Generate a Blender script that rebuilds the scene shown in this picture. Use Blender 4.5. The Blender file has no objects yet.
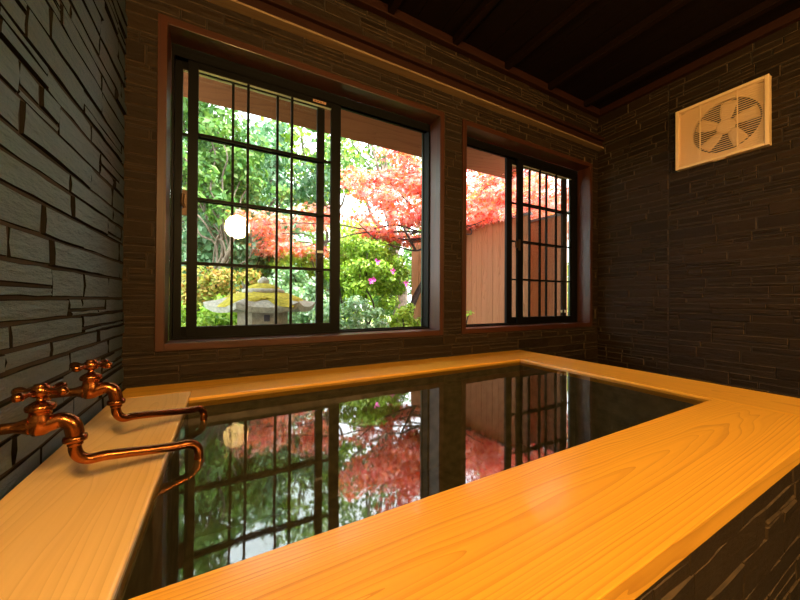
import bpy, math, random
import numpy as np
from mathutils import Vector, Matrix

scene = bpy.context.scene
COL = scene.collection
Z0 = 1.0            # eye height above the floor; builders below work relative to eye height

# ------------------------------------------------------------------ camera
yaw, pitch, roll = math.radians(28.4), math.radians(.36), math.radians(.31)
s, c, sp, cp = math.sin(yaw), math.cos(yaw), math.sin(pitch), math.cos(pitch)
fw = Vector((s*cp, c*cp, sp)); up0 = Vector((-s*sp, -c*sp, cp)); rt0 = Vector((c, -s, 0))
rt = rt0*math.cos(roll)+up0*math.sin(roll); up = up0*math.cos(roll)-rt0*math.sin(roll)
cam_d = bpy.data.cameras.new('camera'); cam = bpy.data.objects.new('camera', cam_d); COL.objects.link(cam)
cam_d.sensor_width = 36; cam_d.lens = 320.5/800*36; cam_d.shift_y = -2.1/800; cam_d.clip_start = .02
m = Matrix((rt, up, -fw)).transposed().to_4x4(); m.translation = Vector((0, 0, Z0)); cam.matrix_world = m
scene.camera = cam

# ------------------------------------------------------------------ world, sun, exposure
w = bpy.data.worlds.new('overcast_sky'); scene.world = w; w.use_nodes = True
bg = w.node_tree.nodes['Background']
bg.inputs['Color'].default_value = (.90, .96, 1.0, 1); bg.inputs['Strength'].default_value = 3.6
sd = bpy.data.lights.new('sun', 'SUN'); sun = bpy.data.objects.new('sun', sd); COL.objects.link(sun)
sd.energy = 9.0; sd.angle = math.radians(12); sd.color = (1, .96, .88)
sun.rotation_euler = Vector((-.30, .42, -.86)).to_track_quat('-Z', 'Y').to_euler(); sun.location = (0, 0, 9)
scene.view_settings.view_transform = 'Standard'; scene.view_settings.look = 'None'
scene.view_settings.exposure = 1.0; scene.view_settings.gamma = 1.0
scene.cycles.max_bounces = 10; scene.cycles.transparent_max_bounces = 12
scene.cycles.use_denoising = True; scene.cycles.sample_clamp_indirect = 6
LAMP_STRENGTH = 98.0; LAMP_COLOR = (1, .60, .20)

# ------------------------------------------------------------------ mesh helpers
class MB:
    def __init__(self): self.v = []; self.f = []; self.sm = []; self.mi = []
    def add(self, vs, fs, smooth=False, mi=None):
        self.mi += list(mi) if mi else [0]*len(fs)
        n = len(self.v); self.v += [tuple(p) for p in vs]
        self.f += [tuple(i+n for i in f) for f in fs]; self.sm += [smooth]*len(fs); return self
    def box(self, x0, x1, y0, y1, z0, z1):
        return self.add([(x0,y0,z0),(x1,y0,z0),(x1,y1,z0),(x0,y1,z0),(x0,y0,z1),(x1,y0,z1),(x1,y1,z1),(x0,y1,z1)],
                        [(0,3,2,1),(4,5,6,7),(0,1,5,4),(1,2,6,5),(2,3,7,6),(3,0,4,7)])
    def tube(self, pts, rad, n=12, caps=True):
        pts = [Vector(p) for p in pts]; k = len(pts)
        rad = [rad]*k if not hasattr(rad, '__len__') else rad
        vs = []; prev = None
        for i, p in enumerate(pts):
            t = (pts[min(i+1,k-1)]-pts[max(i-1,0)]).normalized()
            if prev is None:
                a = Vector((0,0,1)) if abs(t.z) < .9 else Vector((1,0,0))
                u = t.cross(a).normalized()
            else:
                u = (prev - t*prev.dot(t)).normalized()
            prev = u; q = t.cross(u)
            for j in range(n):
                th = 2*math.pi*j/n; vs.append(p+(u*math.cos(th)+q*math.sin(th))*rad[i])
        fs = []
        for i in range(k-1):
            for j in range(n):
                a, b = i*n+j, i*n+(j+1)%n; fs.append((a, b, b+n, a+n))
        self.add(vs, fs, True)
        if caps:
            self.add([v for v in vs[:n]], [tuple(range(n))[::-1]]); self.add([v for v in vs[-n:]], [tuple(range(n))])
        return self
    def lathe(self, prof, loc, axis=(0,0,1), n=20):
        # prof: (radius, height) pairs along axis
        ax = Vector(axis).normalized(); a = Vector((1,0,0)) if abs(ax.x) < .9 else Vector((0,1,0))
        u = ax.cross(a).normalized(); q = ax.cross(u); L = Vector(loc); vs = []
        for r, h in prof:
            for j in range(n):
                th = 2*math.pi*j/n; vs.append(L+ax*h+(u*math.cos(th)+q*math.sin(th))*max(r,1e-5))
        fs = []
        for i in range(len(prof)-1):
            for j in range(n):
                a_, b_ = i*n+j, i*n+(j+1)%n; fs.append((a_, b_, b_+n, a_+n))
        return self.add(vs, fs, True)

def wloc(o):
    while o is not None and o.parent is not None: o = o.parent
    return Vector(o.location) if o is not None else Vector((0,0,0))

def obj(name, mb, mat, parent=None, bevel=0, bseg=2, mat2=None):
    off = np.array(wloc(parent)) - np.array((0,0,Z0))
    me = bpy.data.meshes.new(name)
    V = np.asarray(mb.v, dtype=float)-off
    me.from_pydata(V.tolist(), [], mb.f); me.update()
    me.polygons.foreach_set('use_smooth', np.array(mb.sm, dtype=bool))
    me.materials.append(mat)
    if mat2 is not None:
        me.materials.append(mat2); me.polygons.foreach_set('material_index', np.array(mb.mi, dtype=np.int32))
    o = bpy.data.objects.new(name, me); COL.objects.link(o)
    if parent is not None: o.parent = parent
    if bevel:
        b = o.modifiers.new('bevel', 'BEVEL'); b.width = bevel; b.segments = bseg; b.limit_method = 'ANGLE'; b.angle_limit = math.radians(40)
    return o

def tag(o, label=None, cat=None, group=None, kind=None):
    if label: o['label'] = label
    if cat: o['category'] = cat
    if group: o['group'] = group
    if kind: o['kind'] = kind
    return o

def thing(name, loc, label, cat, group=None, kind=None):
    o = bpy.data.objects.new(name, None); COL.objects.link(o); o.empty_display_size = .05
    o.location = (loc[0], loc[1], loc[2]+Z0)
    return tag(o, label, cat, group, kind)

# ------------------------------------------------------------------ materials
def newmat(name):
    M = bpy.data.materials.new(name); M.use_nodes = True; nt = M.node_tree
    return M, nt, nt.nodes, nt.links, nt.nodes['Principled BSDF']

def ramp(N, stops):
    r = N.new('ShaderNodeValToRGB'); e = r.color_ramp.elements
    while len(e) > 1: e.remove(e[-1])
    e[0].position = stops[0][0]; e[0].color = (*stops[0][1], 1)
    for p, col in stops[1:]:
        k = e.new(p); k.color = (*col, 1)
    return r

def plain(name, col, rough=.5, metal=0, coat=0, noise=0, nscale=30, bump=0, spec=.5):
    M, nt, N, L, P = newmat(name)
    P.inputs['Base Color'].default_value = (*col, 1); P.inputs['Roughness'].default_value = rough
    P.inputs['Metallic'].default_value = metal; P.inputs['Coat Weight'].default_value = coat
    P.inputs['Specular IOR Level'].default_value = spec
    if noise or bump:
        tc = N.new('ShaderNodeTexCoord'); nz = N.new('ShaderNodeTexNoise'); nz.inputs['Scale'].default_value = nscale; nz.inputs['Detail'].default_value = 5
        L.new(tc.outputs['Object'], nz.inputs['Vector'])
        if noise:
            r = ramp(N, [(.3, tuple(x*(1-noise) for x in col)), (.7, tuple(min(1, x*(1+noise)) for x in col))])
            L.new(nz.outputs['Fac'], r.inputs['Fac']); L.new(r.outputs['Color'], P.inputs['Base Color'])
        if bump:
            b = N.new('ShaderNodeBump'); b.inputs['Strength'].default_value = bump; b.inputs['Distance'].default_value = .01
            L.new(nz.outputs['Fac'], b.inputs['Height']); L.new(b.outputs['Normal'], P.inputs['Normal'])
    return M

def slate(name, col, plane, rough=.45, bump=.8, spec=.5, coat=0, ior=1.5, tint=(1,1,1)):
    """split-face slate: colour differs per stone, chisel marks run diagonally over the face"""
    M, nt, N, L, P = newmat(name)
    g = N.new('ShaderNodeNewGeometry'); tc = N.new('ShaderNodeTexCoord')
    r = ramp(N, [(0, tuple(x*.72 for x in col)), (.5, col), (1, tuple(x*1.3 for x in col))])
    L.new(g.outputs['Random Per Island'], r.inputs['Fac'])
    n1 = N.new('ShaderNodeTexNoise'); n1.inputs['Scale'].default_value = 16; n1.inputs['Detail'].default_value = 8; n1.inputs['Roughness'].default_value = .62
    mp = N.new('ShaderNodeMapping')
    ang = math.radians(38)
    if plane == 'x': mp.inputs['Rotation'].default_value = (ang, 0, 0); mp.inputs['Scale'].default_value = (1, 1, 4.5)
    else: mp.inputs['Rotation'].default_value = (0, ang, 0); mp.inputs['Scale'].default_value = (1, 1, 4.5)
    # shift the pattern from stone to stone
    sh = N.new('ShaderNodeVectorMath'); sh.operation = 'ADD'
    cmb = N.new('ShaderNodeCombineXYZ'); mu = N.new('ShaderNodeMath'); mu.operation = 'MULTIPLY'; mu.inputs[1].default_value = 37
    L.new(g.outputs['Random Per Island'], mu.inputs[0])
    for i in range(3): L.new(mu.outputs[0], cmb.inputs[i])
    L.new(tc.outputs['Object'], sh.inputs[0]); L.new(cmb.outputs[0], sh.inputs[1])
    L.new(sh.outputs[0], mp.inputs['Vector']); L.new(mp.outputs[0], n1.inputs['Vector'])
    n2 = N.new('ShaderNodeTexNoise'); n2.inputs['Scale'].default_value = 90; n2.inputs['Detail'].default_value = 4
    L.new(sh.outputs[0], n2.inputs['Vector'])
    ad = N.new('ShaderNodeMath'); ad.operation = 'MULTIPLY_ADD'; ad.inputs[1].default_value = .22
    L.new(n2.outputs['Fac'], ad.inputs[0]); L.new(n1.outputs['Fac'], ad.inputs[2])
    b = N.new('ShaderNodeBump'); b.inputs['Strength'].default_value = bump; b.inputs['Distance'].default_value = .012
    L.new(ad.outputs[0], b.inputs['Height']); L.new(b.outputs['Normal'], P.inputs['Normal'])
    mx = N.new('ShaderNodeMixRGB'); mx.blend_type = 'MULTIPLY'; mx.inputs[0].default_value = .55
    r2 = ramp(N, [(.3, (.55,.55,.55)), (.7, (1.2,1.2,1.2))]); L.new(n1.outputs['Fac'], r2.inputs['Fac'])
    L.new(r.outputs['Color'], mx.inputs[1]); L.new(r2.outputs['Color'], mx.inputs[2]); L.new(mx.outputs[0], P.inputs['Base Color'])
    P.inputs['Roughness'].default_value = rough; P.inputs['Specular IOR Level'].default_value = spec
    P.inputs['IOR'].default_value = ior; P.inputs['Specular Tint'].default_value = (*tint, 1)
    return M

def wood(name, light, dark, axis='x', freq=140, rough=.4, coat=0, centre=(0,0,0), tilt=.06, warp=.035, bump=.1, contrast=1.0, offset=0.0, spec=.5):
    """flat-sawn timber: growth rings cut by the board face, running along axis"""
    M, nt, N, L, P = newmat(name)
    tc = N.new('ShaderNodeTexCoord'); sep = N.new('ShaderNodeSeparateXYZ')
    mp0 = N.new('ShaderNodeMapping'); mp0.inputs['Location'].default_value = tuple(-q for q in centre)
    L.new(tc.outputs['Object'], mp0.inputs['Vector']); L.new(mp0.outputs[0], sep.inputs[0])
    al, ac, dp = {'x': (0,1,2), 'y': (1,0,2), 'z': (2,0,1)}[axis]
    def mth(op, a, b=None, cc=None):
        n = N.new('ShaderNodeMath'); n.operation = op
        for i, q in enumerate((a, b, cc)):
            if q is None: continue
            if isinstance(q, (int, float)): n.inputs[i].default_value = q
            else: L.new(q, n.inputs[i])
        return n.outputs[0]
    scl = N.new('ShaderNodeMapping'); sc3 = [5, 5, 5]; sc3[al] = .8; scl.inputs['Scale'].default_value = sc3; scl.inputs['Location'].default_value = (offset, offset*2, 0)
    L.new(mp0.outputs[0], scl.inputs['Vector'])
    nz = N.new('ShaderNodeTexNoise'); nz.inputs['Scale'].default_value = 1.0; nz.inputs['Detail'].default_value = 3
    L.new(scl.outputs[0], nz.inputs['Vector'])
    wv = mth('MULTIPLY', mth('SUBTRACT', nz.outputs['Fac'], .5), warp*4)
    A = sep.outputs[al]; X = sep.outputs[ac]; D = sep.outputs[dp]
    dd = mth('ADD', mth('ADD', D, mth('MULTIPLY', A, tilt)), wv)
    xx = mth('ADD', X, mth('MULTIPLY', wv, .5))
    rr = mth('SQRT', mth('ADD', mth('MULTIPLY', xx, xx), mth('MULTIPLY', dd, dd)))
    vn = N.new('ShaderNodeTexNoise'); vn.noise_dimensions = '1D'; vn.inputs['Scale'].default_value = 1; vn.inputs['Detail'].default_value = 2
    L.new(mth('MULTIPLY', rr, 75), vn.inputs['W'])
    rr = mth('ADD', rr, mth('MULTIPLY', vn.outputs['Fac'], .022))
    fr = mth('FRACT', mth('MULTIPLY', rr, freq/6.28))
    fine = N.new('ShaderNodeMapping'); f3 = [160, 160, 160]; f3[al] = 4; fine.inputs['Scale'].default_value = f3
    L.new(mp0.outputs[0], fine.inputs['Vector'])
    nf = N.new('ShaderNodeTexNoise'); nf.inputs['Scale'].default_value = 1; nf.inputs['Detail'].default_value = 2; L.new(fine.outputs[0], nf.inputs['Vector'])
    big = N.new('ShaderNodeTexNoise'); big.inputs['Scale'].default_value = .7; L.new(scl.outputs[0], big.inputs['Vector'])
    val = mth('ADD', mth('MULTIPLY', mth('POWER', fr, 3.0), .62*contrast), mth('ADD', mth('MULTIPLY', nf.outputs['Fac'], .35*contrast), mth('MULTIPLY', big.outputs['Fac'], .3*contrast)))
    mid = tuple((a*.6+b*.4) for a, b in zip(light, dark))
    r = ramp(N, [(.15, light), (.55, mid), (1.0, dark)]); L.new(val, r.inputs['Fac'])
    L.new(r.outputs['Color'], P.inputs['Base Color'])
    P.inputs['Specular IOR Level'].default_value = spec
    P.inputs['Roughness'].default_value = rough; P.inputs['Coat Weight'].default_value = coat; P.inputs['Coat Roughness'].default_value = .12
    b = N.new('ShaderNodeBump'); b.inputs['Strength'].default_value = bump; b.inputs['Distance'].default_value = .003
    L.new(val, b.inputs['Height']); L.new(b.outputs['Normal'], P.inputs['Normal'])
    return M

def leafmat(name, cols, rough=.42, trans=.35, spec=.5, k_=.82):
    cols = [tuple(q*k_ for q in col) for col in cols]
    M, nt, N, L, P = newmat(name)
    g = N.new('ShaderNodeNewGeometry'); k = len(cols)
    r = ramp(N, [(i/(k-1), q) for i, q in enumerate(cols)]); L.new(g.outputs['Random Per Island'], r.inputs['Fac'])
    L.new(r.outputs['Color'], P.inputs['Base Color']); P.inputs['Roughness'].default_value = rough; P.inputs['Specular IOR Level'].default_value = spec
    t = N.new('ShaderNodeBsdfTranslucent'); L.new(r.outputs['Color'], t.inputs['Color'])
    mx = N.new('ShaderNodeMixShader'); mx.inputs[0].default_value = trans
    L.new(P.outputs[0], mx.inputs[1]); L.new(t.outputs[0], mx.inputs[2]); L.new(mx.outputs[0], nt.nodes['Material Output'].inputs['Surface'])
    return M

def glassmat(name, tint, ior=1.5, rough=0.0, bumpscale=0, bump=0):
    M, nt, N, L, P = newmat(name); N.remove(P)
    fr = N.new('ShaderNodeFresnel'); gb = N.new('ShaderNodeNewGeometry'); ri = N.new('ShaderNodeMapRange')
    ri.inputs['To Min'].default_value = ior; ri.inputs['To Max'].default_value = 1/ior   # the same pane seen from either face
    L.new(gb.outputs['Backfacing'], ri.inputs['Value']); L.new(ri.outputs[0], fr.inputs['IOR'])
    tr = N.new('ShaderNodeBsdfTransparent'); tr.inputs['Color'].default_value = (*tint, 1)
    gl = N.new('ShaderNodeBsdfGlossy'); gl.inputs['Roughness'].default_value = rough
    mx = N.new('ShaderNodeMixShader'); L.new(fr.outputs[0], mx.inputs[0]); L.new(tr.outputs[0], mx.inputs[1]); L.new(gl.outputs[0], mx.inputs[2])
    L.new(mx.outputs[0], N['Material Output'].inputs['Surface'])
    if bump:
        tc = N.new('ShaderNodeTexCoord'); nz = N.new('ShaderNodeTexNoise'); nz.inputs['Scale'].default_value = bumpscale; nz.inputs['Detail'].default_value = 2
        L.new(tc.outputs['Object'], nz.inputs['Vector'])
        b = N.new('ShaderNodeBump'); b.inputs['Strength'].default_value = bump; b.inputs['Distance'].default_value = .01
        L.new(nz.outputs['Fac'], b.inputs['Height']); L.new(b.outputs[0], gl.inputs['Normal']); L.new(b.outputs[0], fr.inputs['Normal'])
    return M

def emis(name, col, st):
    M, nt, N, L, P = newmat(name)
    P.inputs['Base Color'].default_value = (*col, 1); P.inputs['Emission Color'].default_value = (*col, 1); P.inputs['Emission Strength'].default_value = st
    return M

M_slate_side = slate('slate_left', (.013,.018,.021), 'x', rough=.5, bump=1.0, spec=.5, ior=2.8, tint=(.62,.84,1.0))  # bluish specular tint colours in a cool daylight sheen the lamps don't give
M_slate_back = slate('slate_back', (.022,.0118,.005), 'y', rough=.55, spec=.18, bump=.7)
M_slate_right = slate('slate_right', (.023,.0122,.0048), 'x', rough=.55, spec=.18, bump=.8)
M_slate_tub = slate('slate_tub', (.024,.0135,.006), 'y', rough=.45, bump=.45)
M_edge_highlight = plain('edge_highlight', (.060,.034,.014), .7, noise=.6, nscale=25)  # lighter bevel colour paints in the light caught by the stone edges
M_dark_edge = plain('dark_edge', (.007,.0055,.0045), .9, spec=.1)  # darker colour on the bevels and ends of the left wall stones
M_mortar = plain('mortar', (.020,.013,.008), .9)
M_floor = plain('floor_tile', (.05,.042,.035), .5, noise=.3, nscale=12, bump=.2)
M_ceil = wood('ceiling_wood', (.0075,.0028,.0018), (.004,.0015,.001), 'y', 200, .7, spec=.1)
M_rafter = wood('rafter_wood', (.012,.004,.002), (.006,.002,.001), 'y', 200, .7, spec=.1)
M_redwood = wood('casing_wood', (.066,.017,.005), (.032,.008,.0028), 'x', 220, .4, coat=.1)
M_beam = wood('dark_beam', (.030,.008,.003), (.016,.004,.002), 'x', 220, .6, spec=.2)
M_redwoodv = wood('casing_wood_upright', (.066,.017,.005), (.032,.008,.0028), 'z', 220, .4, coat=.1)
M_pale = wood('pale_batten', (.26,.17,.085), (.18,.10,.045), 'x', 200, .6)
M_alu = plain('dark_aluminium', (.0032,.0028,.0024), .5, 0, spec=.12)
M_alu_edge = plain('aluminium_jamb', (.05,.07,.06), .3, .8)
M_bright_line = plain('bright_line', (.45,.45,.36), .4, .2)  # added pale strip: the bright line of light under the sash top rail
M_glass = glassmat('window_glass', (.965,.985,.975), 1.5)
M_water = glassmat('bath_water', (.50,.50,.42), 2.2, .03, 5, .05)
HL, HD = (.83,.42,.045), (.46,.165,.010)
M_rim_near = wood('cypress_near', HL, HD, 'x', 640, .34, coat=.3, centre=(1.25,-.60,.49), tilt=.05, warp=.03, contrast=.8)
M_rim_right = wood('cypress_right', HL, HD, 'y', 620, .34, coat=.3, centre=(1.08,0,.50), tilt=.03, warp=.02, contrast=.8, offset=3)
M_rim_back = wood('cypress_back', HL, HD, 'x', 620, .34, coat=.3, centre=(-.1,.70,.50), tilt=.03, warp=.02, contrast=.8, offset=6)
M_rim_left = wood('cypress_left', (.84,.54,.22), (.52,.27,.07), 'y', 620, .36, coat=.25, centre=(-1.13,-.5,.515), tilt=.05, warp=.02, contrast=.6, offset=9)
M_lining = plain('tub_lining', (.20,.17,.12), .6, noise=.3, nscale=20)
M_copper = plain('aged_copper', (.34,.11,.032), .26, 1.0, noise=.25, nscale=22)
M_fan = plain('fan_plastic', (.78,.52,.27), .5)
M_fan_in = plain('fan_inside', (.05,.04,.05), .7)
M_white = plain('white_sticker', (.8,.84,.88), .5)
M_label = plain('tan_label', (.55,.30,.17), .5)
M_ink = plain('label_ink', (.12,.05,.03), .6)
M_bronze = plain('latch_bronze', (.09,.05,.03), .4, .6)
M_eave = wood('eave_board', (.23,.078,.03), (.15,.045,.018), 'x', 300, .85, spec=.1)
M_fence = wood('fence_board', (.46,.21,.115), (.28,.12,.06), 'z', 400, .85, spec=.1, centre=(2.9,3.5,0), tilt=.03, warp=.05)
M_coping = plain('fence_coping', (.10,.09,.09), .5)
M_granite = plain('weathered_granite', (.34,.31,.25), .85, noise=.3, nscale=38, bump=.5)
M_granite_b = plain('granite_firebox', (.28,.22,.15), .85, noise=.25, nscale=30, bump=.4)
M_moss = plain('yellow_moss', (.38,.31,.02), .95, noise=.35, nscale=40, bump=1)
M_soil = plain('mossy_ground', (.16,.20,.06), .95, noise=.6, nscale=6, bump=.6)
M_bark = plain('bark', (.15,.115,.085), .9, noise=.45, nscale=25, bump=.8)
M_bark_d = plain('dark_bark', (.055,.035,.03), .9, noise=.4, nscale=25, bump=.6)
M_rock = plain('garden_rock', (.33,.32,.30), .9, noise=.3, nscale=9, bump=.8)
M_flower = plain('magenta_petal', (.85,.10,.55), .5)
L_azalea = leafmat('azalea_leaf', [(.10,.24,.015),(.30,.52,.03),(.42,.66,.05),(.22,.42,.03),(.52,.70,.12)])
L_maple = leafmat('maple_leaf', [(.55,.03,.03),(.92,.30,.05),(.95,.50,.42),(.80,.07,.10),(.98,.74,.70),(.92,.24,.06),(.96,.62,.55),(.70,.06,.06),(.95,.45,.16)], trans=.6, k_=1.0)
L_ever = leafmat('evergreen_leaf', [(.05,.17,.03),(.14,.32,.05),(.28,.48,.08),(.08,.22,.05),(.42,.58,.20)])
L_ever2 = leafmat('cool_leaf', [(.06,.20,.08),(.18,.38,.16),(.36,.58,.34),(.10,.27,.12),(.52,.70,.54)])
L_lime = leafmat('lime_leaf', [(.24,.44,.03),(.42,.62,.05),(.55,.70,.10),(.30,.50,.04)])
L_mint = leafmat('mint_leaf', [(.14,.34,.10),(.36,.58,.34),(.60,.76,.58),(.22,.44,.14),(.50,.68,.30)])
L_amber = leafmat('amber_leaf', [(.45,.20,.03),(.26,.40,.05),(.58,.26,.06),(.22,.38,.05),(.62,.36,.10),(.30,.46,.06)])

# ------------------------------------------------------------------ room shell
XL, XR, YB, YF, ZF, ZC = -.412, 3.21, 1.85, -1.6, -1.0, 1.84
W1 = (-.254, 1.308, -.21, 1.29); W2 = (1.546, 3.068, -.21, 1.29)

def split_rect(r, holes):
    out = [r]
    for hx0, hx1, hz0, hz1 in holes:
        nxt = []
        for a, b, e, g in out:
            if b <= hx0 or a >= hx1 or g <= hz0 or e >= hz1: nxt.append((a, b, e, g)); continue
            if a < hx0: nxt.append((a, hx0, e, g))
            if b > hx1: nxt.append((hx1, b, e, g))
            x0, x1 = max(a, hx0), min(b, hx1)
            if e < hz0: nxt.append((x0, x1, e, hz0))
            if g > hz1: nxt.append((x0, x1, hz1, g))
        out = nxt
    return [q for q in out if q[1]-q[0] > .006 and q[3]-q[2] > .004]

def stones(mb, u0, u1, v0, v1, P, holes=(), seed=0, relief=.010, gap=.0007, hmin=.045, hmax=.10, lmin=.16, lmax=.42, split=.6, inset=.005):
    rnd = random.Random(seed); v = v0
    rects = []
    while v < v1-.005:
        h = min(rnd.uniform(hmin, hmax), v1-v)
        if v1-v-h < .02: h = v1-v
        u = u0 - rnd.uniform(0, .25)
        while u < u1:
            l = rnd.uniform(lmin, lmax); a, b = max(u, u0), min(u+l, u1); u += l
            if b-a < .004: continue
            if rnd.random() < split and h > .05:
                k = rnd.choice((2, 2, 3)); cuts = sorted([rnd.uniform(.22, .78) for _ in range(k-1)]); cuts = [0]+cuts+[1]
                for i in range(k):
                    z0_, z1_ = v+h*cuts[i], v+h*cuts[i+1]
                    if rnd.random() < .45 and b-a > .15:
                        mdl = a+(b-a)*rnd.uniform(.3, .7); rects += [(a, mdl, z0_, z1_), (mdl, b, z0_, z1_)]
                    else: rects.append((a, b, z0_, z1_))
            else: rects.append((a, b, v, v+h))
        v += h
    for r in rects:
        d0 = rnd.random()**1.6*relief+.002
        for a, b, e, g in split_rect(r, holes):
            a += gap; b -= gap; e += gap; g -= gap
            if b-a < .004 or g-e < .003: continue
            nx = max(1, int((b-a)/.07)); i_ = min(inset, (g-e)*.2, (b-a)*.2)
            vs = []; fs = []; mi = []
            j_ = lambda: rnd.uniform(-.0022, .0022)
            for k in range(nx+1):
                t = k/nx; uu = a+(b-a)*t; ui = min(max(uu, a+i_), b-i_)
                jz = rnd.uniform(-.0018, .0018); jz2 = rnd.uniform(-.0018, .0018)
                vs += [P(uu, e+jz, -.004), P(ui, e+i_+jz, d0+j_()+.0005), P(ui, (e+g)/2, d0+j_()+relief*.12), P(ui, g-i_+jz2, d0+j_()+.0005), P(uu, g+jz2, -.004)]
            for k in range(nx):
                o = k*5
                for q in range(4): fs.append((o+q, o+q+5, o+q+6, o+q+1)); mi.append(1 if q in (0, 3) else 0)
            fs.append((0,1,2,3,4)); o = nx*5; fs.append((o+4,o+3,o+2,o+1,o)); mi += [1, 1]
            mb.add(vs, fs, False, mi)
    return mb

def struct(o, label, cat): return tag(o, label, cat, None, 'structure')

struct(obj('floor', MB().box(XL-.2, XR+.2, YF-.2, YB+.05, ZF-.1, ZF), M_floor), 'dark tiled bathroom floor', 'floor')
cm = MB()
x = XL-.1
while x < XR+.1:
    cm.box(x, x+.196, YF-.1, YB+.1, ZC+.02, ZC+.05); x += .2
cm.box(XL-.2, XR+.2, YF-.2, YB+.2, ZC+.05, ZC+.12)
ceil = struct(obj('ceiling', cm, M_ceil), 'dark brown boarded ceiling', 'ceiling')
for i, x in enumerate((-.12, .39, .90, 1.41, 1.915, 2.425, 2.93)):
    obj('rafter', MB().box(x-.022, x+.022, YF, YB-.03, ZC-.03, ZC+.02), M_rafter, ceil, .003)

wl = struct(obj('wall_left', MB().box(XL-.15, XL, YF-.2, YB+.2, ZF, ZC+.02), M_mortar), 'left wall of rough split grey slate', 'wall')
obj('slate_cladding', stones(MB(), YF, YB, ZF, ZC, lambda u, v, d: (XL+d, u, v), seed=4, relief=.008, gap=.0012, hmin=.045, hmax=.085, lmin=.18, lmax=.45, split=.22), M_slate_side, wl, mat2=M_dark_edge)
wb = MB()
for a, b, e, g in split_rect((XL-.15, XR+.15, ZF, ZC+.02), [(W[0]-.036, W[1]+.036, W[2]-.036, W[3]+.036) for W in (W1, W2)]): wb.box(a, b, YB, YB+.19, e, g)
wbo = struct(obj('wall_back', wb, M_mortar), 'brown slate wall around the two windows', 'wall')
obj('slate_cladding', stones(MB(), XL, XR, ZF, ZC, lambda u, v, d: (u, YB-d, v), [(-.288,1.347,-.252,1.328),(1.508,3.104,-.252,1.328)], seed=11, relief=.008, hmin=.05, hmax=.10, lmin=.2, lmax=.5), M_slate_back, wbo, mat2=M_edge_highlight)
wr = struct(obj('wall_right', MB().box(XR, XR+.15, YF-.2, YB+.2, ZF, ZC+.02), M_mortar), 'brown slate wall holding the fan', 'wall')
cl = stones(MB(), YF, 1.268, ZF, ZC, lambda u, v, d: (XR-d, u, v), seed=23, relief=.011, hmin=.035, hmax=.095, lmin=.16, lmax=.42)
stones(cl, 1.271, YB, ZF, ZC, lambda u, v, d: (XR-d, u, v), seed=24, relief=.011, hmin=.035, hmax=.095, lmin=.16, lmax=.42)
obj('slate_cladding', cl, M_slate_right, wr, mat2=M_edge_highlight)
struct(obj('wall_front', MB().box(XL-.15, XR+.15, YF-.15, YF, ZF, ZC+.02), M_slate_back), 'dark slate wall behind the viewer', 'wall')

# beam with pale underside over the windows, dark trims under the ceiling
b1 = struct(obj('trim_1', MB().box(XL, XR, 1.785, YB-.0005, 1.475, 1.487), M_pale, None, .002), 'pale unstained batten along the wall above the windows', 'trim')
b2 = struct(obj('trim_2', MB().box(XL, XR, 1.80, YB, 1.487, 1.545).box(XL, XR, 1.775, YB, 1.545, 1.572), M_beam, None, .002), 'dark red beam above the pale batten', 'trim')
struct(obj('trim_3', MB().box(XL, XR, 1.805, YB, 1.80, ZC+.02), M_beam, None, .003), 'red brown trim where back wall meets ceiling', 'trim')
struct(obj('trim_4', MB().box(XR-.045, XR, YF, 1.805, 1.80, ZC+.02), M_beam, None, .003), 'red brown trim where right wall meets ceiling', 'trim')

# ------------------------------------------------------------------ windows
def frame_mb(mb, x0, x1, z0, z1, y0, y1, wl_, wr_, wb_, wt_):
    mb.box(x0, x0+wl_, y0, y1, z0, z1); mb.box(x1-wr_, x1, y0, y1, z0, z1)
    mb.box(x0+wl_, x1-wr_, y0, y1, z0, z0+wb_); mb.box(x0+wl_, x1-wr_, y0, y1, z1-wt_, z1); return mb

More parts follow.
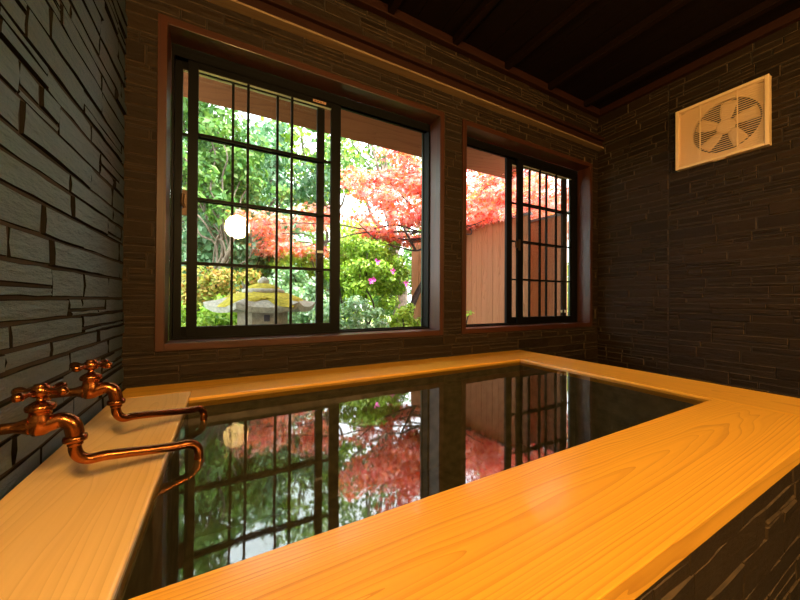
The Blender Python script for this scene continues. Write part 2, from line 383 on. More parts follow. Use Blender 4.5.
def window(idx, W, sashes, label):
    x0, x1, z0, z1 = W
    root = thing('window_%d' % idx, ((x0+x1)/2, YB, z0), label, 'window', None, 'structure')
    f = .036
    # casing: face boards on the wall plus the lining of the reveal
    obj('casing_jamb', MB().box(x0-f, x0, YB-.013, YB+.115, z0-f, z1+f), M_redwoodv, root, .002)
    obj('casing_jamb', MB().box(x1, x1+f, YB-.013, YB+.115, z0-f, z1+f), M_redwoodv, root, .002)
    obj('casing_head', MB().box(x0, x1, YB-.013, YB+.115, z1, z1+f), M_redwood, root, .002)
    obj('casing_sill', MB().box(x0, x1, YB-.013, YB+.15, z0-f, z0), M_redwood, root, .002)
    # aluminium frame with two tracks
    al = obj('aluminium_frame', frame_mb(MB(), x0, x1, z0, z1, YB+.115, YB+.20, .012, .012, .010, .030), M_alu, root, .001)
    mb = MB()
    mb.box(x0+.012, x1-.012, YB+.135, YB+.139, z0+.01, z0+.016).box(x0+.012, x1-.012, YB+.17, YB+.174, z0+.01, z0+.016)
    mb.box(x0+.012, x1-.012, YB+.115, YB+.118, z1-.055, z1-.03).box(x0+.012, x1-.012, YB+.15, YB+.153, z1-.05, z1-.03)
    obj('track', mb, M_alu, al)
    obj('jamb_liner', MB().box(x0, x0+.02, YB+.185, YB+.2, z0, z1).box(x1-.02, x1, YB+.185, YB+.2, z0, z1), M_alu_edge, al)
    for sx0, sx1, y, sl, sr in sashes:
        zb, zt = z0+.004, z1-.028
        sa = obj('sash', frame_mb(MB(), sx0, sx1, zb, zt, y, y+.024, sl, sr, .06, .06), M_alu, root, .0015)
        gx0, gx1, gz0, gz1 = sx0+sl, sx1-sr, zb+.06, zt-.06
        bars = MB()
        for k in (1, 2):
            xx = gx0+(gx1-gx0)*k/3; bars.box(xx-.0065, xx+.0065, y+.001, y+.019, gz0, gz1)
        for zz in (.186, .524, .862): bars.box(gx0, gx1, y+.003, y+.017, zz-.007, zz+.007)
        obj('glazing_bars', bars, M_alu, sa)
        obj('glass_pane', MB().box(gx0-.004, gx1+.004, y+.0195, y+.0235, gz0-.004, gz1+.004), M_glass, sa)
        obj('bright_line', MB().box(gx0, gx1, y+.0065, y+.0185, gz1-.004, gz1), M_bright_line, sa)
    return root, al

YS1, YS2 = YB+.122, YB+.157     # inner and outer track
win1, fr1 = window(1, W1, [(-.184, .632, YS1, .046, .062), (-.246, .537, YS2, .036, .046)], 'large window with latticed sashes slid to the left')
win2, fr2 = window(2, W2, [(2.235, 3.05, YS1, .066, .062), (2.135, 2.965, YS2, .066, .066)], 'smaller looking right window with latticed sashes slid to the right')

def kids(root, nm): return [o for o in root.children if o.name.split('.')[0] == nm]
s1 = kids(win1, 'sash'); s2 = kids(win2, 'sash')
mb = MB().box(-.205, -.185, YS1+.004, YS1+.02, .43, .56).tube([(-.196, YS1+.0, .47), (-.205, YS1-.012, .49), (-.2, YS1-.016, .535)], .008, 8)
obj('latch', mb, M_bronze, s1[0])
mb = MB().box(2.238, 2.262, YS1-.006, YS1, .44, .535).box(2.212, 2.235, YS1+.002, YS1+.012, .46, .52)
obj('latch', mb, M_bronze, s2[0])
# tan maker's label on the top rail, unreadable in the photograph
lb = obj('maker_label', MB().box(.455, .535, YS1-.0012, YS1-.0002, 1.212, 1.226), M_label, s1[0])
lm = MB()
for k in range(4): lm.box(.463+k*.017, .474+k*.017, YS1-.0016, YS1-.0012, 1.216, 1.222)
obj('print', lm, M_ink, lb)
obj('sticker', MB().box(.494, .534, YS2-.0012, YS2-.0002, .292, .306), M_white, s1[1])
obj('sticker', MB().box(2.87, 2.895, YS2-.0012, YS2-.0002, -.115, -.09), M_white, s2[1])
obj('sticker', MB().box(2.925, 2.95, YS2-.0012, YS2-.0002, -.115, -.09), M_white, s2[1])

# ------------------------------------------------------------------ bath tub
ZD, ZW, TH = -.40, -.411, .042
IL, IR, IN, IB = -.133, 1.768, .549, 1.54
ON, OR = .2525, 2.10
tub = thing('bathtub', (.85, 1.0, ZF), 'sunken wooden rimmed bath faced with dark slate', 'bathtub')
XLc, YBc = XL+.0195, YB-.0125
obj('rim_board', MB().box(XLc, IL, -.3, 1.655, ZD-TH, ZD), M_rim_left, tub, .004, 3)
mb = MB(); y_ = 1.6565
mb.add([(IL+.001, IB, ZD-TH),(OR, IB, ZD-TH),(OR, YBc, ZD-TH),(XLc, YBc, ZD-TH),(XLc, y_, ZD-TH),(IL+.001, y_, ZD-TH),
        (IL+.001, IB, ZD),(OR, IB, ZD),(OR, YBc, ZD),(XLc, YBc, ZD),(XLc, y_, ZD),(IL+.001, y_, ZD)],
       [(5,4,3,2,1,0),(6,7,8,9,10,11)]+[(i,(i+1)%6,6+(i+1)%6,6+i) for i in range(6)])
obj('rim_board', mb, M_rim_back, tub, .004, 3)
obj('rim_board', MB().box(IR, OR, ON-.1, IB-.001, ZD-TH, ZD), M_rim_right, tub, .004, 3)
obj('rim_board', MB().box(IL+.001, IR-.001, ON, IN, ZD-TH, ZD), M_rim_near, tub, .002, 2)
t = .03
lm = MB()
zt = ZD-TH-.0005
lm.box(IL-t, IL+.002, IN-t, IB+t, ZF+.02, zt).box(IR-.002, IR+t, IN-t, IB+t, ZF+.02, zt)
lm.box(IL, IR, IN-t, IN+.002, ZF+.02, zt).box(IL, IR, IB-.002, IB+t, ZF+.02, zt).box(IL-t, IR+t, IN-t, IB+t, ZF, ZF+.03)
obj('tub_lining', lm, M_lining, tub)
fm = MB().box(IL, OR-.04, ON+.035, ON+.06, ZF, zt).box(OR-.06, OR-.035, ON+.035, YB-.025, ZF, zt)
obj('facing_core', fm, M_mortar, tub)
fs_ = stones(MB(), IL, OR-.03, ZF, zt-.004, lambda u, v, d: (u, ON+.035-d, v), seed=31, relief=.007, gap=.0006, hmin=.06, hmax=.11, lmin=.2, lmax=.45, split=.3, inset=.0025)
stones(fs_, ON+.03, YB-.02, ZF, zt-.004, lambda u, v, d: (OR-.035+d, u, v), seed=32, relief=.012)
obj('slate_facing', fs_, M_slate_tub, tub, mat2=M_edge_highlight)
wm = MB().add([(IL-.001, IN-.001, ZW), (IR+.001, IN-.001, ZW), (IR+.001, IB+.001, ZW), (IL-.001, IB+.001, ZW)], [(0,1,2,3)])
tag(obj('bath_water', wm, M_water), 'still dark bath water mirroring the garden, filled to the brim', 'water', None, 'stuff')

# ------------------------------------------------------------------ faucets
def bez(pts, n=10):
    """Catmull-Rom through pts"""
    P = [Vector(p) for p in pts]; P = [2*P[0]-P[1]]+P+[2*P[-1]-P[-2]]; out = []
    for i in range(1, len(P)-2):
        for k in range(n):
            u = k/n; a, b, c_, d = P[i-1], P[i], P[i+1], P[i+2]
            out.append(.5*((2*b)+(c_-a)*u+(2*a-5*b+4*c_-d)*u*u+(3*b-3*c_+d-a)*u**3))
    out.append(P[-2]); return out

def faucet(y, xb, zb, tip, label, hrot):
    xw = XL+.0215
    root = thing('faucet', (xw, y, zb), label, 'faucet', None)
    ax = (1, 0, 0)
    body = MB()
    body.lathe([(.0, -.004), (.022, -.004), (.022, 0), (.019, .004), (.011, .008)], (xw, y, zb), ax, 24)
    obj('wall_flange', body, M_copper, root)
    b = MB()
    b.tube(bez([(xw, y, zb), (xb-.035, y, zb), (xb-.015, y, zb), (xb+.012, y, zb), (xb+.030, y, zb+.004), (xb+.045, y, zb-.006), (xb+.050, y, zb-.024), (xb+.051, y, zb-.038)]),
           [.0105]*10+[.0105+.006*k/10 for k in range(10)]+[.0175]*10+[.0165-.002*k/10 for k in range(10)]+[.0145]*31, 16)
    b.lathe([(.0, -.021), (.012, -.019), (.019, -.008), (.0205, .004), (.0195, .012), (.0165, .020), (.016, .027), (.021, .029), (.0225, .034), (.021, .039), (.014, .044), (.009, .047), (.0065, .049), (.0065, .056)], (xb, y, zb), (0,0,1), 24)
    b.lathe([(.014, .004), (.0185, .002), (.0195, -.003), (.0185, -.008), (.012, -.010)], (xb+.051, y, zb-.034), (0,0,1), 20)
    obj('valve_body', b, M_copper, root)
    # cross handle
    hz = zb+.0655
    h = MB().lathe([(.0065, -.012), (.013, -.010), (.016, -.003), (.016, .004), (.013, .009), (.010, .012), (.010, .0145), (.0, .0155)], (xb, y, hz), (0,0,1), 24)
    ho = obj('cross_handle', h, M_copper, root)
    for k in range(4):
        th = hrot+k*math.pi/2; dr = (math.cos(th), math.sin(th), 0)
        obj('handle_arm', MB().lathe([(.009, .008), (.0065, .014), (.0052, .022), (.006, .029), (.0085, .036), (.0092, .041), (.0075, .047), (.003, .050), (0, .0505)], (xb, y, hz), dr, 14), M_copper, ho)
    # swivel spout
    xs, zs = xb+.051, zb-.042
    tx, ty, tz = tip; d = Vector((tx-xs, ty-y, 0)); Ln = d.length; d.normalize()
    zt_ = zs-.047; ztp = tz+.044
    def at(s_, z): return (xs+d.x*s_, y+d.y*s_, z)
    pts = [at(0, zs), at(0, zs-.018), at(.006, zs-.034), at(.020, zs-.045), at(.045, zt_-.0005)]
    n = 5
    for k in range(1, n): pts.append(at(.045+(Ln-.045-.05)*k/n, zt_+(ztp-zt_)*k/n))
    pts += [at(Ln-.045, ztp), at(Ln-.022, ztp-.003), at(Ln-.006, ztp-.014), at(Ln, ztp-.030), at(Ln, tz-.004)]
    sp_ = MB().tube(bez(pts, 8), .0105, 16)
    sp_.lathe([(.0105, .006), (.0125, .004), (.0125, -.004), (.0105, -.006)], at(0, zs-.004), (0,0,1), 18)
    obj('spout', sp_, M_copper, root)
    return root

faucet(1.117, -.309, -.240, (-.066, 1.29, ZW), 'far copper cross handled tap nearer the back wall', math.radians(-24))
faucet(.896, -.322, -.250, (-.061, .985, ZW), 'near copper cross handled tap at the photo\'s left edge', math.radians(-24))

# ------------------------------------------------------------------ ventilation fan on the right wall
fy0, fy1, fz0, fz1, fx = .700, 1.205, 1.045, 1.515, XR-.062
fan = thing('ventilation_fan', (XR, (fy0+fy1)/2, fz0), 'square beige wall ventilation fan behind a slatted grille', 'fan')
fb = MB()
fr_ = .022
xo = XR-.009
fb.box(fx, xo, fy0, fy0+fr_, fz0, fz1).box(fx, xo, fy1-fr_, fy1, fz0, fz1).box(fx, xo, fy0+fr_, fy1-fr_, fz0, fz0+fr_).box(fx, xo, fy0+fr_, fy1-fr_, fz1-fr_, fz1)
obj('frame', fb, M_fan, fan, .004)
cy_, cz_, R_ = (fy0+fy1)/2-.03, (fz0+fz1)/2, .185
# shroud plate with round opening
sh = MB(); n = 48; vs = []
for k in range(n):
    th = 2*math.pi*k/n; ct, st = math.cos(th), math.sin(th)
    q = 1/max(abs(ct), abs(st)); hy0 = (cy_-(fy0+fr_)) if ct < 0 else ((fy1-fr_)-cy_); hz_ = (fz1-fz0)/2-fr_
    sc = min(hy0/max(abs(ct), 1e-6), hz_/max(abs(st), 1e-6))
    vs += [(XR-.030, cy_+ct*R_, cz_+st*R_), (XR-.030, cy_+ct*sc, cz_+st*sc), (XR-.012, cy_+ct*R_, cz_+st*R_)]
fs = []
for k in range(n):
    a = k*3; b = ((k+1)%n)*3; fs += [(a, a+1, b+1, b), (a+2, a, b, b+2)]
sh.add(vs, fs); obj('shroud', sh, M_fan, fan)
obj('back_plate', MB().box(XR-.0115, XR-.0095, fy0+fr_, fy1-fr_, fz0+fr_, fz1-fr_), M_fan_in, fan)
for k in range(5):
    th0 = math.radians(20+72*k); bm_ = MB(); vs = []; nseg = 6
    for i in range(nseg+1):
        r = .045+(R_-.012-.045)*i/nseg; wd = math.radians(46*(1-.25*i/nseg)+4*math.sin(i)); 
        for j in range(5):
            th = th0+wd*(j/4-.5)*(1.0 if i < nseg else .9)+.10*i/nseg
            vs.append((XR-.022+.007*(j/2-1), cy_+r*math.cos(th), cz_+r*math.sin(th)))
    fs = [(i*5+j, i*5+j+1, i*5+j+6, i*5+j+5) for i in range(nseg) for j in range(4)]
    bm_.add(vs, fs, True); o = obj('blade', bm_, M_fan, fan); so = o.modifiers.new('t', 'SOLIDIFY'); so.thickness = .003
obj('hub', MB().lathe([(0, .024), (.03, .024), (.048, .020), (.052, .012), (.052, 0)], (XR-.012, cy_, cz_), (-1, 0, 0), 28), M_fan, fan)
gm = MB(); nz_ = 28
for k in range(nz_):
    z = fz0+fr_+(fz1-fz0-2*fr_)*(k+.5)/nz_; gm.box(fx+.006, fx+.011, fy0+fr_-.002, fy1-fr_+.002, z-.0019, z+.0019)
for q in (.30, .70):
    yy = fy0+(fy1-fy0)*q; gm.box(fx+.003, fx+.008, yy-.003, yy+.003, fz0+fr_-.002, fz1-fr_+.002)
obj('grille', gm, M_fan, fan)
obj('shutter_tab', MB().box(fx+.015, fx+.04, .92, .99, fz0-.006, fz0), M_fan, fan, .002)

# ------------------------------------------------------------------ lamps of the room (behind the viewer, mirrored in glass and water)
M_globe = emis('lamp_globe', LAMP_COLOR, LAMP_STRENGTH)
def lamp(x, y, z, r, label):
    root = thing('globe_lamp', (x, y, ZC+.018), label, 'lamp', 'globe lamps')
    obj('cord', MB().tube([(x, y, ZC+.018), (x, y, z+r+.02)], .004, 8), M_alu, root)
    obj('cap', MB().lathe([(0, .03), (.03, .028), (.035, 0), (0, 0)], (x, y, z+r-.008), (0,0,1), 20), M_bronze, root)
    obj('globe', MB().lathe([(r*math.sin(math.pi*k/40), -r*math.cos(math.pi*k/40)) for k in range(41)], (x, y, z), (0,0,1), 64), M_globe, root)
lamp(.115, -.62, .93, .145, 'round glowing pendant lamp mirrored in the left window sash')
lamp(1.75, -1.1, .95, .14, 'round glowing pendant lamp hanging over the room\'s right half')

# ------------------------------------------------------------------ outside: house edge, ground, fence
ZG = -1.0
ev = MB(); a0, a1 = (2.04, 1.87), (2.90, 1.524)
EX = 3.17
ev.add([(-3, a0[0], a0[1]), (EX, a0[0], a0[1]), (EX, a1[0], a1[1]), (-3, a1[0], a1[1]), (-3, a0[0], a0[1]+.12), (EX, a0[0], a0[1]+.12), (EX, a1[0]+.02, a1[1]+.05), (-3, a1[0]+.02, a1[1]+.05)],
       [(0,3,2,1),(4,5,6,7),(0,1,5,4),(1,2,6,5),(2,3,7,6),(3,0,4,7)])
struct(obj('eave', ev, M_eave), 'brown boarded eave outside above the windows', 'eave')
struct(obj('roof', MB().box(-3, XR+.25, YF-.6, 2.05, ZC+.15, ZC+.25), M_ceil), 'roof over the bathroom', 'roof')
gm = MB(); n = 40; rnd = random.Random(3)
vs = [(-14+34*i/n, 2.05+26*j/n, ZG+rnd.uniform(-.03, .03)) for j in range(n+1) for i in range(n+1)]
gm.add(vs, [(j*(n+1)+i, j*(n+1)+i+1, (j+1)*(n+1)+i+1, (j+1)*(n+1)+i) for j in range(n) for i in range(n)], True)
struct(obj('ground', gm, M_soil), 'mossy garden ground', 'ground')

def fence(name, A, B, top, label, seed):
    rnd = random.Random(seed); A = Vector((*A, 0)); B = Vector((*B, 0)); d = (B-A); L_ = d.length; d.normalize(); nrm = Vector((-d.y, d.x, 0))
    root = thing('board_fence', (A.x, A.y, ZG), label, 'fence')
    mb = MB(); u = 0
    while u < L_-.02:
        wd = rnd.uniform(.085, .10); u1 = min(u+wd-.004, L_); dd = rnd.uniform(0, .004)
        P = [A+d*u+nrm*dd, A+d*u1+nrm*dd, A+d*u1+nrm*(.018+dd), A+d*u+nrm*(.018+dd)]
        mb.add([(p.x, p.y, ZG-.03) for p in P]+[(p.x, p.y, top) for p in P], [(0,3,2,1),(4,5,6,7),(0,1,5,4),(1,2,6,5),(2,3,7,6),(3,0,4,7)]); u += wd
    obj('boards', mb, M_fence, root)
    P = [A-d*.02-nrm*.025, B+d*.02-nrm*.025, B+d*.02+nrm*.045, A-d*.02+nrm*.045]
    mb = MB().add([(p.x, p.y, top) for p in P]+[(p.x, p.y, top+.03) for p in P], [(0,3,2,1),(4,5,6,7),(0,1,5,4),(1,2,6,5),(2,3,7,6),(3,0,4,7)])
    obj('coping', mb, M_coping, root)
fence('board_fence', (2.86, 4.87), (3.32, 2.75), 1.075, 'brown vertical board fence seen through the right window\'s open half', 1)
fence('board_fence', (3.66, 3.45), (3.70, 2.50), 1.075, 'brown vertical board fence behind the right window\'s lattice', 2)

# ------------------------------------------------------------------ stone lantern
lx, ly = .285, 3.05
lan = thing('stone_lantern', (lx, ly, ZG), 'low stone garden lantern with a wide roof grown with yellow moss', 'lantern')
def hexring(r, z, rot=0, sag=0): return [(lx+r*math.cos(math.radians(60*k)+rot), ly+r*math.sin(math.radians(60*k)+rot), z) for k in range(6)]
def hexloft(rings):
    mb = MB(); vs = [p for r in rings for p in r]; n = len(rings[0]); fs = [(i*n+j, i*n+(j+1)%n, (i+1)*n+(j+1)%n, (i+1)*n+j) for i in range(len(rings)-1) for j in range(n)]
    fs += [tuple(range(n))[::-1], tuple(range((len(rings)-1)*n, len(rings)*n))]; return mb.add(vs, fs)
def roofring(r, z, lift):
    out = []
    for k in range(24):
        th = math.radians(15*k); seg = math.radians(60); a = (th % seg)-seg/2
        rr = r*math.cos(seg/2)/math.cos(a); up_ = lift*(abs(a)/(seg/2))**3
        out.append((lx+rr*math.cos(th), ly+rr*math.sin(th), z+up_))
    return out
yr = .455
obj('roof', hexloft([roofring(yr*.55, -.105, 0), roofring(yr*.97, -.108, .035), roofring(yr, -.065, .04), roofring(yr*.8, -.022, .014), roofring(yr*.55, .022, .004), roofring(.14, .055, 0)]), M_granite, lan)
# moss grows in lobes down the roof
rnd = random.Random(5); mm = MB(); rings = []
for i, (r, z) in enumerate([(.355, -.006), (.30, .012), (.24, .030), (.18, .048), (.13, .056)]):
    ring = []
    for k in range(48):
        th = 2*math.pi*k/48; rr = r*(1+(.17*math.sin(5*th+1)+.10*math.sin(9*th)+rnd.uniform(-.05, .05))*(1 if i == 0 else .3))
        seg = math.radians(60); a = (th % seg)-seg/2; cf = math.cos(seg/2)/math.cos(a)
        # height of the roof slope under this radius
        rc = rr/cf; zz = np.interp(rc, [.14, yr*.55, yr*.8, yr], [.055, .022, -.022, -.065])
        ring.append((lx+rr*math.cos(th), ly+rr*math.sin(th), zz+(.004 if i == 0 else .016+rnd.uniform(-.004, .004))))
    rings.append(ring)
obj('roof_moss', hexloft(rings), M_moss, lan)
obj('collar', MB().lathe([(.10, .045), (.165, .048), (.175, .062), (.17, .082), (.14, .092), (.05, .094)], (lx, ly, 0), (0,0,1), 32), M_granite, lan)
obj('cap_moss', MB().lathe([(.145, .088), (.14, .098), (.11, .116), (.075, .130), (.045, .138), (0, .140)], (lx, ly, 0), (0,0,1), 28), M_moss, lan)
obj('finial', MB().lathe([(.03, .13), (.045, .142), (.05, .155), (.042, .172), (.022, .186), (.006, .198), (0, .2)], (lx, ly, 0), (0,0,1), 20), M_granite, lan)
fbx = MB(); rr = .205; v6 = [hexring(rr, z) for z in (-.33, -.10)]
fbo = hexloft(v6); obj('firebox', fbo, M_granite_b, lan)
wy = ly-rr*math.cos(math.radians(30))
obj('opening', MB().box(lx-.012, lx+.033, wy-.004, wy+.02, -.185, -.13), M_fan_in, lan)
obj('base_slab', hexloft([hexring(.30, -.40), hexring(.32, -.37), hexring(.30, -.33)]), M_granite, lan)
for k in range(3):
    th = math.radians(90+120*k); px, py = lx+.2*math.cos(th), ly+.2*math.sin(th)
    obj('leg', MB().tube(bez([(px, py, -.39), (px+.05*math.cos(th), py+.05*math.sin(th), -.6), (px+.10*math.cos(th), py+.10*math.sin(th), ZG-.02)], 5), .06, 8), M_granite, lan)

# ------------------------------------------------------------------ plants
LEAF = np.array([(0, 0, 0), (.32, .42, .06), (0, 1, 0), (-.32, .42, .06)]); LEAF_F = [(0, 1, 2), (0, 2, 3)]
st_ = []
for k in range(5):
    a = math.radians(-70+35*k*1.0); rl = (.62, .88, 1, .88, .62)[k]
    st_.append((rl*math.sin(a), rl*math.cos(a), -.10))
    if k < 4:
        a2 = a+math.radians(17.5); st_.append((.36*math.sin(a2), .36*math.cos(a2), 0))
STAR = np.array([(0, 0, 0)]+st_); STAR_F = [(0, i+1, i) for i in range(1, len(st_))]

def leaves(centres, radii, n, size, seed, shape='leaf', flat=0.0, droop=0.0, shell=.35):
    """n leaves scattered through ellipsoid clumps; returns MB"""
    r = np.random.default_rng(seed); C = np.array(centres, float); R = np.array(radii, float)
    wgt = R.prod(1)**(.66); idx = r.choice(len(C), n, p=wgt/wgt.sum())
    dv = r.normal(size=(n, 3)); dv /= np.linalg.norm(dv, axis=1)[:, None]
    rad = shell+(1-shell)*r.random(n)**.5
    pos = C[idx]+dv*R[idx]*rad[:, None]
    nrm = dv*(1-flat)+np.array((0, 0, 1.0))*(flat+.25)+r.normal(size=(n, 3))*.45
    nrm /= np.linalg.norm(nrm, axis=1)[:, None]
    t = r.normal(size=(n, 3)); t[:, 2] -= droop; t -= nrm*(t*nrm).sum(1)[:, None]; t /= np.linalg.norm(t, axis=1)[:, None]
    b = np.cross(t, nrm); sz = size*r.uniform(.65, 1.3, n)
    B, F = (LEAF, LEAF_F) if shape == 'leaf' else (STAR, STAR_F)
    V = pos[:, None, :]+sz[:, None, None]*(B[None, :, 0:1]*b[:, None, :]+B[None, :, 1:2]*t[:, None, :]+B[None, :, 2:3]*nrm[:, None, :])
    k = len(B); mb = MB(); mb.v = V.reshape(-1, 3)
    Fa = np.array(F); mb.f = (Fa[None]+(np.arange(n)*k)[:, None, None]).reshape(-1, 3).tolist(); mb.sm = [False]*len(mb.f)
    return mb

def clumps(c, R, n, cr, seed, shell=.55, flat=1.0):
    r = np.random.default_rng(seed); out = []; rad = []
    for _ in range(n):
        d = r.normal(size=3); d /= np.linalg.norm(d); q = shell+(1-shell)*r.random()
        out.append(np.array(c)+d*np.array(R)*q); k = cr*r.uniform(.7, 1.3); rad.append((k, k, k*flat))
    return out, rad

def limb(mb, a, b, r0, r1, seed, wob=.08, n=6, k=7):
    rnd = random.Random(seed); a, b = Vector(a), Vector(b); L_ = (b-a).length; pts = []
    for i in range(n+1):
        t_ = i/n; p = a.lerp(b, t_)
        if 0 < i < n: p += Vector((rnd.uniform(-1, 1), rnd.uniform(-1, 1), rnd.uniform(-1, 1)))*wob*L_
        pts.append(p)
    q = bez(pts, 4); m_ = len(q); mb.tube(q, [r0+(r1-r0)*i/(m_-1) for i in range(m_)], k); return q

def shrub(name, c, R, n, size, mat, label, cat, seed, ncl=26, cr=.2, group=None, stems=5, flat=.7, bark=None, shape='leaf'):
    root = thing(name, (c[0], c[1], ZG), label, cat, group)
    cs, rs = clumps(c, R, ncl, cr*max(R), seed, .5, flat); cs.append(c); rs.append(tuple(q*.6 for q in R))
    obj('foliage', leaves(cs, rs, n, size, seed, shape), mat, root)
    mb = MB(); rnd = random.Random(seed)
    for k in range(stems):
        j = rnd.randrange(len(cs)-1)
        limb(mb, (c[0]+rnd.uniform(-.08, .08), c[1]+rnd.uniform(-.08, .08), ZG-.03), cs[j], .022, .006, seed+k, .06)
    obj('stems', mb, bark or M_bark_d, root)
    return root

def tree(name, base, trunk_top, c, R, n, size, mat, label, seed, ncl=60, cr=.22, r0=.11, bark=None, flat=.6, shape='leaf', nl=12, cat='tree', group=None, extra=(), leafflat=0):
    root = thing(name, (base[0], base[1], ZG), label, cat, group)
    cs, rs = clumps(c, R, ncl, cr*max(R), seed, .35, flat)
    for e, er in extra: cs.append(e); rs.append(er)
    obj('foliage', leaves(cs, rs, n, size, seed, shape, leafflat), mat, root)
    mb = MB(); tp = limb(mb, (base[0], base[1], ZG-.05), trunk_top, r0, r0*.45, seed, .04, 6, 10); rnd = random.Random(seed)
    order = list(range(len(cs))); rnd.shuffle(order)
    for k in order[:nl]:
        st = tp[rnd.randrange(len(tp)//2, len(tp))]; limb(mb, st, cs[k], r0*.32, .008, seed+k, .07, 5, 6)
    obj('trunk', mb, bark or M_bark, root)
    return root

# clipped round azalea with magenta flowers
az = shrub('azalea_bush', (1.78, 4.2, .40), (.60, .58, .52), 12000, .050, L_azalea, 'rounded yellow green azalea bush dotted with magenta flowers', 'bush', 41, 60, .22, stems=8)
rnd = random.Random(8)
for px_, pz_ in ((1.62, .47), (1.56, .23), (2.08, .22), (1.58, .245), (1.82, .36)):
    dy = 4.2-.60*math.sqrt(max(.05, 1-((px_-1.78)/.62)**2-((pz_-.42)/.52)**2))-.03
    fm = MB()
    for k in range(5):
        th = 2*math.pi*k/5+rnd.random(); ct, st = math.cos(th), math.sin(th); r = .045
        fm.add([(px_, dy, pz_), (px_+r*.6*math.cos(th-.5), dy-.016, pz_+r*.6*math.sin(th-.5)), (px_+r*ct, dy-.02, pz_+r*st), (px_+r*.6*math.cos(th+.5), dy-.016, pz_+r*.6*math.sin(th+.5))], [(0,1,2,3)])
    fo = obj('flower', fm, M_flower, az)

# red maple: pads of leaves in layers
pads = []
rnd = random.Random(19)
for (x, y, z), (rx, ry, rz), k in (((3.15,3.75,1.5),(.9,.5,.5),12), ((2.35,4.15,1.45),(.75,.5,.55),14), ((4.2,3.5,1.65),(.9,.5,.5),12), ((1.9,4.4,1.05),(.45,.3,.25),4),
                                  ((2.9,3.8,2.3),(1.2,.7,.45),12), ((1.0,4.85,.95),(.62,.3,.30),10), ((3.2,3.3,1.12),(.45,.3,.12),5), ((4.0,3.1,1.3),(.75,.35,.42),16), ((2.0,4.0,1.35),(.5,.3,.35),8), ((2.55,3.7,1.75),(.6,.4,.35),10)):
    for _ in range(k):
        a, b, e = rnd.uniform(-1, 1), rnd.uniform(-1, 1), rnd.uniform(-1, 1); q = rnd.uniform(.26, .44)
        pads.append(((x+rx*a, y+ry*b, z+rz*e), (q, q*.85, q*.26)))
rt_ = thing('maple_tree', (2.25, 4.0, ZG), 'red and pink leaved maple reaching over the board fence', 'tree')
obj('foliage', leaves([p[0] for p in pads], [p[1] for p in pads], 21000, .064, 77, 'star', .5, .3, .1), L_maple, rt_)
mb = MB()
tk = bez([(2.25, 4.0, ZG-.05), (2.28, 4.0, -.45), (2.40, 4.0, 0), (2.60, 3.97, .36), (2.9, 3.85, .95)], 6); mb.tube(tk, [.06-.0012*i for i in range(len(tk))], 10)
top = tk[-1]
for k, (p, r) in enumerate(pads):
    if k % 3 == 0: limb(mb, top, Vector(p)-Vector((0,0,r[2]*.6)), .017, .005, 200+k, .05, 6, 6)
for pts in ([top, (2.62, 4.0, .80), (2.42, 4.0, .72), (2.1, 3.95, .74), (1.75, 3.9, .80), (1.5, 3.9, .98)], [(2.42, 4.0, .72), (2.2, 3.95, 1.0), (2.1, 3.95, 1.2), (1.85, 3.95, 1.45)], [top, (3.05, 3.6, 1.04), (2.9, 3.35, .90), (2.6, 3.2, .84)]):
    q = bez(pts, 6); mb.tube(q, [.019-.013*i/len(q) for i in range(len(q))], 7)
obj('trunk', mb, M_bark_d, rt_)

# low planting below and beside the lantern
shrub('mint_shrub', (1.30, 3.85, -.32), (.55, .42, .42), 4200, .06, L_mint, 'pale mint green shrub below the azalea bush', 'bush', 51)
shrub('lime_shrub', (2.05, 3.65, -.42), (.42, .35, .36), 2800, .05, L_lime, 'low lime green shrub at the right of the big window', 'bush', 52)
shrub('spindly_shrub', (2.42, 2.98, -.36), (.22, .2, .30), 260, .05, L_lime, 'sparse yellow green sprigs against the board fence', 'bush', 53, 10, .3, stems=6)
shrub('lime_shrub', (-.15, 3.75, -.32), (.62, .40, .36), 4200, .055, L_azalea, 'leafy green shrub left of and behind the stone lantern', 'bush', 54)
shrub('green_shrub', (-.30, 2.95, -.50), (.30, .30, .38), 2400, .05, L_lime, 'low bright green shrub beside the lantern\'s left edge', 'bush', 62)
shrub('amber_shrub', (-.25, 4.5, .12), (.75, .45, .28), 3600, .05, L_amber, 'orange tinged low shrub behind the lantern at left', 'bush', 55)
shrub('green_shrub', (.85, 4.3, -.05), (.60, .45, .50), 4200, .06, L_mint, 'bluish green shrub right of the lantern roof', 'bush', 56)
shrub('lime_shrub', (1.05, 4.9, .45), (.50, .40, .42), 3200, .055, L_lime, 'lime green shrub under the pink maple spray', 'bush', 57)
shrub('broadleaf_shrub', (-.1, 5.3, .75), (.85, .55, .70), 3600, .10, L_ever2, 'tall broad leaved shrub behind the orange tinged one', 'bush', 58)
shrub('green_shrub', (.75, 5.6, .5), (.6, .5, .6), 3000, .08, L_ever, 'dark green shrub behind the pink maple spray', 'bush', 59)

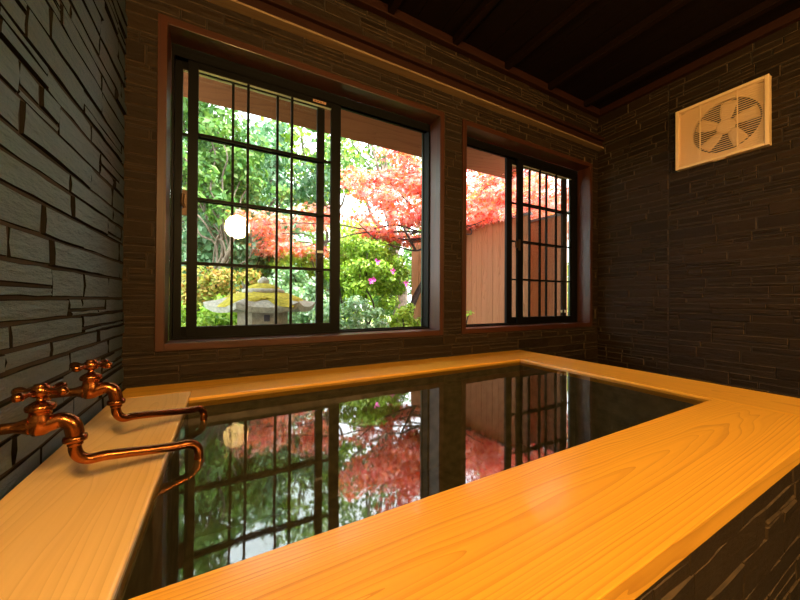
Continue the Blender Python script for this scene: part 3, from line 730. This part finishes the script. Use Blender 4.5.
shrub('green_shrub', (3.15, 6.3, .15), (.75, .5, .9), 4200, .08, L_ever, 'dark green shrub glimpsed between azalea bush and fence end', 'bush', 63)
shrub('lime_shrub', (4.75, 3.15, .0), (.50, .45, .75), 3600, .07, L_lime, 'bright green shrub past the near end of the fence', 'bush', 64)
# trees
tree('grey_trunk_tree', (2.95, 5.35), (2.75, 5.5, 2.2), (2.6, 6.2, 3.2), (1.8, 1.2, 1.3), 2600, .11, L_ever, 'tall tree with grey trunk at the end of the board fence', 71, 60, .2, .14)
tree('forked_tree', (2.2, 7.4), (2.15, 7.2, 2.6), (1.6, 7.4, 3.0), (1.7, 1.2, 1.5), 2800, .12, L_lime, 'grey barked tree seen above the maple', 72, 60, .2, .15)
tree('evergreen_tree', (.3, 6.6), (.35, 6.4, 1.6), (.2, 6.5, 2.1), (1.6, .9, 1.45), 7000, .11, L_ever2, 'bluish green evergreen behind the large window\'s lattice', 73, 70, .2, .12)
tree('evergreen_tree', (-1.2, 5.6), (-.7, 5.4, 1.3), (-.55, 5.4, 2.2), (1.15, .8, 1.45), 7500, .10, L_ever, 'dark evergreen at the far left of the large window', 74, 60, .22, .10)
tree('evergreen_tree', (5.4, 5.0), (5.4, 5.0, 1.6), (5.3, 5.0, 1.7), (1.2, 1.1, 1.3), 5000, .11, L_lime, 'bright green tree beyond the fence in the right window', 75, 60, .22, .12)
tree('twisted_tree', (-.35, 4.9), (.05, 4.75, .95), (.0, 4.8, 1.6), (.75, .5, .6), 1500, .09, L_ever, 'small tree with bare twisting branches at left', 76, 22, .22, .05, nl=18)
for i, (x, y, lab) in enumerate(((-2.6, 9.0, 'dense tree far behind, leftmost of the back row'), (-.6, 9.6, 'dense tree far behind the bluish evergreen'), (1.4, 10.2, 'dense tree far behind the azalea bush'), (3.6, 10.0, 'dense tree far behind the maple'), (6.2, 9.0, 'dense tree far behind the fence'))):
    tree('background_tree', (x, y), (x, y, 1.5), (x, y, 1.0), (1.5, .9, 2.0), 5200, .17, (L_ever, L_ever2, L_mint, L_lime, L_ever)[i], lab, 90+i, 60, .25, .14, group='back row of trees')
